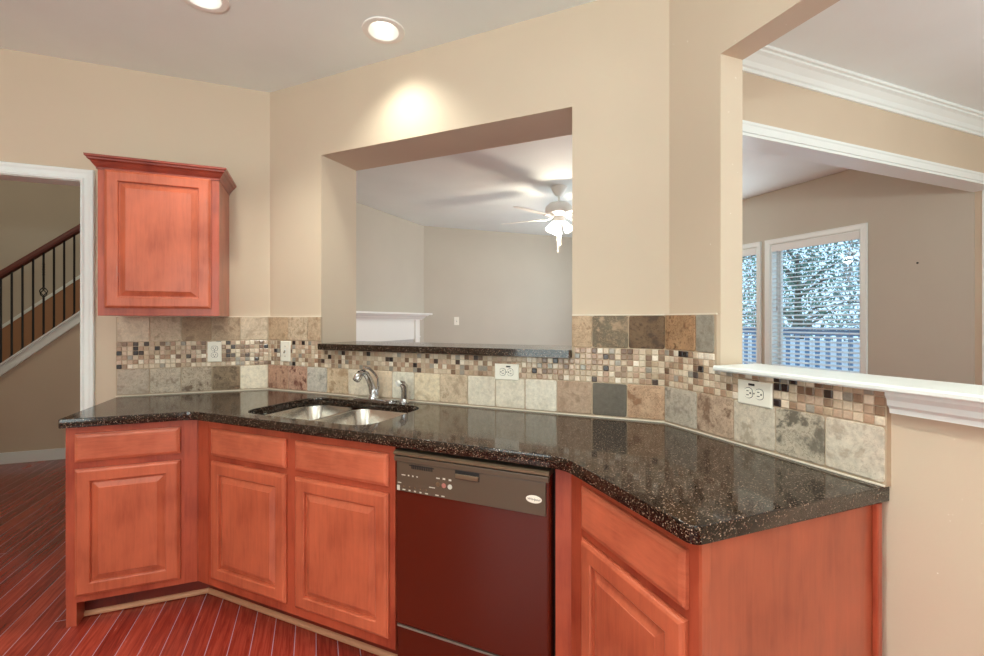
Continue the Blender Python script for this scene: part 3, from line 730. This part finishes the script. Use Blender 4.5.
# ------------------------------------------------------------------ sink
sk = empty('kitchen_sink', TB(.83, .33, .70), RZB); tag(sk, 'double-bowl stainless steel sink set under the granite countertop', 'sink')
def bowl(a, b, c, e_, zt=.8738, zb=.705):
    t = MB(); L = []
    for o_, z, r in ((-.004, zt, .075), (0, zt, .07), (.002, zt - .004, .07), (.010, zb + .03, .065), (.018, zb + .010, .055), (.035, zb, .045), (.10, zb - .002, .02)):
        L.append([TB(s, d, z) for s, d in roundrect(a + o_, b - o_, c + o_, e_ - o_, r, 6)])
    t.loops(L, cap0=False); return t
for a, b in ((.466, .774), (.790, 1.204)):
    bw = obj('bowl', bowl(a, b, .098, .566), M['steel'], sk, smooth=40)
    t = MB(); c_ = TB((a + b) / 2, .33, .7035); t.lathe(c_, [(.045, .0), (.045, .003), (.036, .003), (.030, -.0005)], 24); obj('drain', t, M['chrome'], bw)
t = MB(); t.box(TB, .7685, .7915, .13, .545, .862, .8715, .003); obj('divider', t, M['steel'], sk)

# faucet
fc = empty('kitchen_faucet', TB(.84, .055, .914), RZB); tag(fc, 'chrome single-lever faucet with arched spout behind the sink', 'faucet')
t = MB(); t.loops([[TB(s, d, z) for s, d in roundrect(.715 + o_, .985 - o_, .028 + o_, .084 - o_, .027 - o_, 6)] for o_, z in ((0, .9142), (0, .920), (.006, .925))]); obj('deck_plate', t, M['chrome'], fc, smooth=40)
t = MB(); t.lathe(TB(.84, .056, .924), [(.027, 0), (.026, .012), (.021, .02), (.021, .045), (.019, .052)], 20); obj('body', t, M['chrome'], fc, smooth=40)
t = MB(); t.tube([TB(.838, .058, .95), TB(.834, .062, .985), TB(.827, .070, 1.02), TB(.819, .088, 1.052), TB(.812, .108, 1.066), TB(.806, .130, 1.062)], [.020, .019, .018, .0175, .0165, .014], 14); obj('spout', t, M['chrome'], fc, smooth=50)
t = MB(); ax = Vector(TB(-.05, .45, 0)) - Vector(TB(0, 0, 0)); t.lathe(TB(.808, .124, 1.060), [(.014, 0), (.019, .008), (.021, .024), (.019, .042), (.014, .046)], 18, axis=(ax.x, ax.y, -.55)); obj('spray_head', t, M['chrome'], fc, smooth=40)
t = MB(); t.tube([TB(.855, .050, .94), TB(.873, .055, .985), TB(.872, .060, 1.03), TB(.856, .070, 1.060), TB(.834, .085, 1.086), TB(.816, .100, 1.092)], [.011, .010, .009, .009, .010, .007], 10, flat=.7); obj('lever', t, M['chrome'], fc, smooth=50)
sp_ = empty('sink_sprayer', TB(1.04, .062, .914), RZB); tag(sp_, 'short chrome side sprayer standing right of the faucet', 'sprayer')
t = MB(); t.lathe(TB(1.04, .062, .9142), [(.026, 0), (.026, .005), (.020, .012), (.018, .022)], 18); obj('base', t, M['chrome'], sp_, smooth=40)
t = MB(); t.tube([TB(1.04, .062, .932), TB(1.041, .062, .975), TB(1.042, .064, .998), TB(1.036, .074, 1.014), TB(1.028, .090, 1.018)], [.017, .018, .019, .018, .015], 14); obj('handle', t, M['chrome'], sp_, smooth=50)
t = MB(); t.tube([TB(1.028, .090, 1.018), TB(1.023, .102, 1.016)], [.0155, .0145], 14); obj('nozzle', t, M['white'], sp_, smooth=50)

# ------------------------------------------------------------------ dishwasher
D0, D1 = 1.386, 1.975
dw = empty('dishwasher', TB(1.68, .3, 0), RZB); tag(dw, 'built-in dark glossy dishwasher with matte control panel under the counter', 'dishwasher')
t = MB(); t.box(TB, 1.378, 1.982, .02, .575, .002, .870); obj('tub_housing', t, M['dwblk'], dw)
t = MB()
pr = [(0, .578), (0, .612), (.004, .620), (.010, .622)]
t.loops([rect(TB, D0, D1, .222, .842, o_, d) for o_, d in pr]); obj('door_panel', t, M['dwblack'], dw)
t = MB(); pp = [(.576, .8425), (.624, .8425), (.632, .847), (.632, .855), (.624, .860), (.576, .860)]
t.prism([TB(D0, d, z) for d, z in pp], [TB(D1, d, z) for d, z in pp]); obj('top_trim', t, M['dwtrim'], dw, label='brownish metal lip along the top edge')
t = MB(); t.box(TB, D0 + .012, D1 - .012, .600, .6285, .716, .8225, .002); t.box(TB, D0 + .002, D1 - .002, .600, .6315, .8235, .8420, .002)
cpn = obj('control_panel', t, M['dwpanel'], dw, label='matte control panel, browned to carry the wall reflection')
t = MB(); t.box(TB, 1.640, 1.732, .6285, .6295, .792, .8215); obj('latch_recess', t, M['dwblk'], cpn)
t = MB(); t.box(TB, 1.642, 1.730, .6290, .6335, .794, .810, .002); obj('latch_handle', t, M['dwtrim'], cpn)
t = MB()
for k in range(12): t.box(TB, 1.462 + k * .0075, 1.467 + k * .0075, .6284, .6292, .802, .817)
t.box(TB, 1.452, 1.556, .6284, .6289, .812, .8155); obj('vent', t, M['dwblk'], cpn)
for s, z, wd, ht in ((1.406, .727, .012, .018), (1.430, .723, .012, .004), (1.454, .7225, .008, .005), (1.477, .7225, .008, .005), (1.500, .722, .008, .005), (1.525, .722, .012, .004), (1.568, .723, .013, .004), (1.592, .723, .013, .004),
                   (1.428, .7755, .016, .003), (1.450, .776, .006, .005), (1.468, .776, .006, .005), (1.486, .776, .006, .004), (1.572, .783, .014, .004), (1.596, .784, .010, .006), (1.620, .783, .010, .006), (1.411, .746, .014, .003), (1.548, .747, .024, .003)):
    t = MB(); t.box(TB, s - wd / 2, s + wd / 2, .6283, .6290, z - ht / 2, z + ht / 2); obj('printed_mark', t, M['mark'], cpn)
nB = Vector(TB(0, 1, 0)) - Vector(TB(0, 0, 0))
for s, z, m_ in ((1.572, .762, M['dwtrim']), (1.596, .761, M['redmark']), (1.620, .760, M['mark'])):
    t = MB(); t.lathe(TB(s, .6284, z), [(.0085, 0), (.0085, .0022), (.0066, .0022), (.0066, .0012)], 16, axis=nB); obj('button', t, m_, cpn)
for s in (1.430, 1.454, 1.477, 1.500, 1.525):
    t = MB(); t.lathe(TB(s, .6284, .735), [(.0035, 0), (.0030, .0012)], 10, axis=nB); obj('button', t, M['dwtrim'], cpn)
t = MB(); L = [[Vector(TB(1.924 + (.0265 - o_) * math.cos(2 * math.pi * k / 28), d, .7655 + (.0125 - o_) * math.sin(2 * math.pi * k / 28))) for k in range(28)] for o_, d in ((0, .6284), (0, .6296), (.0015, .6302))]
t.loops(L); bd = obj('oval_badge', t, M['plastic'], cpn, label='white oval maker badge')
tc = bpy.data.curves.new('badge_text', 'FONT'); tc.body = 'Whirlpool'; tc.size = .0105; tc.align_x = 'CENTER'; tc.align_y = 'CENTER'; tc.extrude = .0002; tc.shear = .25
to = bpy.data.objects.new('tmp', tc); col.objects.link(to); bpy.context.view_layer.update(); me = bpy.data.meshes.new_from_object(to); bpy.data.objects.remove(to)
bm = bmesh.new(); bm.from_mesh(me)
u_ = Vector((S2, -S2, 0)); R_ = Matrix((u_, Vector((0, 0, 1)), nB)).transposed().to_4x4()
bm.transform(Matrix.Translation(TB(1.924, .6304, .7655)) @ R_); obj('lettering', bm, M['slot'], bd, recalc=False)
t = MB(); t.box(TB, D0, D1, .575, .606, .030, .204, .003); obj('lower_panel', t, M['dwblack'], dw)
t = MB(); t.box(TB, D0, D1, .575, .610, .205, .213, .002); obj('bottom_strip', t, M['silver'], dw, label='scratched silver strip below the door')

# ------------------------------------------------------------------ recessed lights
def can(cx, cy, label, power):
    e = empty('recessed_light', (cx, cy, CEIL - .006)); tag(e, label, 'ceiling light', 'recessed kitchen ceiling lights')
    t = MB(); t.lathe((cx, cy, CEIL), [(.102, -.0005), (.100, -.006), (.088, -.008), (.074, -.006), (.0725, .0)], 40, cap0=False, cap1=False); obj('trim_ring', t, M['white'], e, smooth=40)
    t = MB(); t.lathe((cx, cy, CEIL), [(.0725, -.004), (.066, .02), (.056, .06), (.050, .10)], 32, cap0=False, cap1=True); obj('reflector', t, M['white'], e, smooth=40)
    t = MB(); t.lathe((cx, cy, CEIL), [(.004, .030), (.022, .033), (.034, .043), (.037, .055), (.030, .075), (.02, .095)], 28); obj('lamp', t, M['bulb'], e, smooth=60)
    l = bpy.data.lights.new('can_spot', 'SPOT'); l.energy = power; l.spot_size = math.radians(118); l.spot_blend = 1.0; l.shadow_soft_size = .05; l.color = WARM
    o = bpy.data.objects.new('can_spot', l); o.location = (0, 0, -.010); o.parent = e; col.objects.link(o)
can(*CANS[0], 'round lit recessed ceiling light above the sink near the centre wall', 30)
can(*CANS[1], 'round recessed ceiling light cut off by the top of the picture', 60)
for c_ in CANS[2:]: can(*c_, 'round recessed ceiling light of the kitchen behind the viewer', 110 if c_ == CANS[3] else 60)

# ------------------------------------------------------------------ ceiling fan
FX, FY = 2.386, 4.179
fan = empty('ceiling_fan', (FX, FY, 2.1)); tag(fan, 'white ceiling fan with lit glass shades in the family room', 'ceiling fan')
t = MB(); t.lathe((FX, FY, CEIL), [(.085, 0), (.082, -.02), (.055, -.07), (.030, -.095), (.014, -.10)], 24); obj('canopy', t, M['white'], fan, smooth=40)
t = MB(); t.tube([(FX, FY, CEIL - .09), (FX, FY, 2.57)], .013, 12); obj('downrod', t, M['white'], fan, smooth=60)
t = MB(); t.lathe((FX, FY, 2.43), [(.06, 0), (.10, .01), (.135, .03), (.145, .06), (.14, .10), (.10, .14), (.04, .155)], 28); obj('motor_housing', t, M['white'], fan, smooth=40)
t = MB(); t.lathe((FX, FY, 2.36), [(.035, 0), (.06, .01), (.065, .05), (.05, .075)], 20); lk = obj('light_kit', t, M['white'], fan, smooth=40)
for k in range(5):
    a = math.radians(152 - 21.3 + 72 * k); ux, uy = math.cos(a), math.sin(a)
    t = MB(); vx, vy = -uy, ux; L = []
    for r_, hw in ((.19, .052), (.25, .060), (.45, .066), (.59, .066), (.64, .058), (.665, .034)):
        L.append([(FX + ux * r_ + vx * q * hw, FY + uy * r_ + vy * q * hw, 2.415 - q * hw * .20 + h_) for q, h_ in ((-1, 0), (1, 0), (1, .007), (-1, .007))])
    t.loops(L); b_ = obj('blade', t, M['white'], fan)
    t = MB(); t.tube([(FX + ux * .07, FY + uy * .07, 2.435), (FX + ux * .14, FY + uy * .14, 2.405), (FX + ux * .24, FY + uy * .24, 2.412)], [.014, .012, .018], 8, flat=.5); obj('blade_arm', t, M['white'], b_)
for k in range(3):
    a = math.radians((208, 332, 90)[k] - 21.3); ux, uy = math.cos(a), math.sin(a)
    t = MB(); ax = (ux * .6, uy * .6, -1.0); t.lathe((FX + ux * .062, FY + uy * .062, 2.365), [(.020, 0), (.026, .02), (.038, .05), (.047, .085), (.050, .105)], 18, axis=ax, cap1=True)
    obj('glass_shade', t, M['shade'], lk, smooth=50, label='lit frosted glass shade')
for dx, z in ((.012, 2.16), (-.015, 2.08)):
    t = MB(); t.tube([(FX + dx, FY, 2.36), (FX + dx, FY, z)], .0018, 6); t.lathe((FX + dx, FY, z - .035), [(.002, .04), (.008, .025), (.008, .008), (.002, 0)], 8); obj('pull_chain', t, M['white'], fan)
pl_ = bpy.data.lights.new('fan_bulb', 'POINT'); pl_.energy = 32; pl_.shadow_soft_size = .05; pl_.color = (1.0, .86, .68)
po = bpy.data.objects.new('fan_bulb', pl_); po.location = (0, 0, 2.20 - 2.1); po.parent = fan; col.objects.link(po)

# ------------------------------------------------------------------ fireplace mantel on the 45 degree corner wall
MU1 = 5.61
def TM(s, d, z):   # s along (1,1)/sqrt2, d out of the wall towards (+,-)
    n0 = 3.6275   # wall line: (-x + y)/sqrt2
    return (S2 * s - S2 * (n0 - d), S2 * s + S2 * (n0 - d), z)
mt = empty('fireplace_mantel', TM(4.9, .1, 0), math.radians(45)); tag(mt, 'white fireplace mantel in the corner of the family room', 'fireplace')
mu0 = 4.12
t = MB(); mp_ = [(.001, 1.350), (.035, 1.350), (.040, 1.365), (.060, 1.375), (.075, 1.395), (.105, 1.405), (.110, 1.418), (.145, 1.420), (.150, 1.424), (.150, 1.446), (.001, 1.446)]
t.loops([[TM(mu0 - d * .85, .001, z), TM(mu0 - d * .85, d + .03, z), TM(MU1 + d * .85 - .04, d + .03, z), TM(MU1 + d * .85 - .04, .001, z)] for d, z in mp_], cap0=False); obj('mantel_shelf', t, M['white'], mt)
t = MB(); t.box(TM, mu0 + .01, MU1 - .05, .001, .030, 1.075, 1.352, .003); obj('frieze_board', t, M['white'], mt)
for a in (mu0, MU1 - .16):
    t = MB(); t.box(TM, a, a + .11, .001, .050, 0, 1.350, .004); t.box(TM, a - .006, a + .116, .001, .058, 1.10, 1.118, .003); t.box(TM, a - .008, a + .118, .001, .062, 0, .16, .003); obj('pilaster', t, M['white'], mt)
t = MB(); t.box(TM, mu0 + .11, MU1 - .16, .002, .012, 0, 1.074); obj('surround', t, mat('pale_marble_surround', (190, 188, 184), .3), mt)
t = MB(); t.box(TM, mu0 + .30, MU1 - .36, .012, .016, .04, .86); obj('firebox', t, M['firebox'], mt)

# ------------------------------------------------------------------ staircase in the hall
st = empty('staircase', (-2.6, 5.7, 0)); tag(st, 'staircase with dark handrail and black iron balusters seen through the doorway', 'staircase')
SL = .8475
def zt_(x): return .925 + SL * (x + 2.74)
t = MB()   # closed wall under the flight
t.prism([(x, 5.600, z) for x, z in ((-3.83, 0), (-.12, 0), (-.12, zt_(-.12) - .11), (-3.83, 0.003))], [(x, 6.58, z) for x, z in ((-3.83, 0), (-.12, 0), (-.12, zt_(-.12) - .11), (-3.83, .003))])
obj('stair_side_wall', t, M['wall'], st)
t = MB(); t.prism([(x, 5.575, z) for x, z in ((-3.75, zt_(-3.75) - .11), (-.12, zt_(-.12) - .11), (-.12, zt_(-.12) - .018), (-3.75, zt_(-3.75) - .018))], [(x, 5.598, z) for x, z in ((-3.75, zt_(-3.75) - .11), (-.12, zt_(-.12) - .11), (-.12, zt_(-.12) - .018), (-3.75, zt_(-3.75) - .018))])
t.prism([(x, 5.560, z) for x, z in ((-3.75, zt_(-3.75) - .018), (-.12, zt_(-.12) - .018), (-.12, zt_(-.12)), (-3.75, zt_(-3.75)))], [(x, 5.640, z) for x, z in ((-3.75, zt_(-3.75) - .018), (-.12, zt_(-.12) - .018), (-.12, zt_(-.12)), (-3.75, zt_(-3.75)))])
obj('stringer', t, M['trim'], st, label='white sloping stringer board')
def zr(x): return 1.728 + .820 * (x + 2.74)
t = MB(); hp = [(-.030, 0), (.030, 0), (.034, .025), (.028, .055), (.012, .072), (-.012, .072), (-.028, .055), (-.034, .025)]
t.prism([(-3.7, 5.60 + a, zr(-3.7) + b) for a, b in hp], [(-.15, 5.60 + a, zr(-.15) + b) for a, b in hp]); obj('handrail', t, M['rail'], st, label='dark cherry handrail')
for k in range(26):
    x = -3.51 + k * .0773
    if x > -1.6: break
    t = MB()
    r_ = .0085
    if k % 6 == 2:
        z0_, z1_ = zt_(x), zr(x) + .005; zc = (z0_ + z1_) / 2 + .02
        t.tube([(x, 5.60, z0_), (x, 5.60, zc - .05)], r_, 6); t.tube([(x, 5.60, zc + .05), (x, 5.60, z1_)], r_, 6)
        for q in range(4):
            a = q * math.pi / 2
            t.tube([(x + .030 * math.sin(math.pi * h / 8) * math.cos(a + h * .35), 5.60 + .030 * math.sin(math.pi * h / 8) * math.sin(a + h * .35), zc - .05 + .1 * h / 8) for h in range(9)], .0045, 5)
        for q in range(5): t.lathe((x, 5.60, z1_ - .12 - q * .025), [(.007, 0), (.012, .008), (.007, .016)], 6)
        obj('baluster', t, M['iron'], st, label='black iron baluster with a round basket knuckle')
    else:
        t.tube([(x, 5.60, zt_(x)), (x, 5.60, zr(x) + .005)], r_, 6); t.lathe((x, 5.60, zt_(x)), [(.016, -.004), (.016, .012), (.010, .02)], 6)
        obj('baluster', t, M['iron'], st)
t = MB()   # skirt trim on the far stairwell wall
def zk(x): return 1.262 + .852 * (x + 3.228)
t.prism([(x, 6.605, zk(x) + h) for x, h in ((-4.4, -.02), (-.12, -.02), (-.12, .02), (-4.4, .02))], [(x, 6.628, zk(x) + h) for x, h in ((-4.4, -.02), (-.12, -.02), (-.12, .02), (-4.4, .02))])
obj('skirt_trim', t, M['trim'], st)
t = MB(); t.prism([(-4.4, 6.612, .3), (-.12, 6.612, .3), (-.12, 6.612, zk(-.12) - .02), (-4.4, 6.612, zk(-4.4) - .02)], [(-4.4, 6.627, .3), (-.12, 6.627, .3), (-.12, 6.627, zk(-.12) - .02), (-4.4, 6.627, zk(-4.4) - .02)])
obj('shaded_wall_panel', t, M['tan'], st, label='added tan panel painting the wall shade under the sloping trim')  # added panel; the dimness of the stair wall is put into its colour
NS = 14
t = MB()
for k in range(17):   # carpeted treads behind the stringer
    x = -3.6 + k * .2; z = zt_(x) - .05
    if z < .1: continue
    t.box(TW, x, min(x + .2, -.13), 5.645, 6.60, max(0, z - .17), z)
obj('treads', t, mat('tan_stair_carpet', (176, 140, 104), .9), st)

# nail left in the window wall
t = MB(); t.lathe((4.629, 2.201, 1.812), [(.003, 0), (.003, -.006)], 8, axis=(1, 0, 0)); t.lathe((4.624, 2.201, 1.812), [(.008, 0), (.008, -.003)], 10, axis=(1, 0, 0))
tag(obj('wall_hook', t, M['iron']), 'tiny dark hook on the bare wall right of the wide window', 'hook')
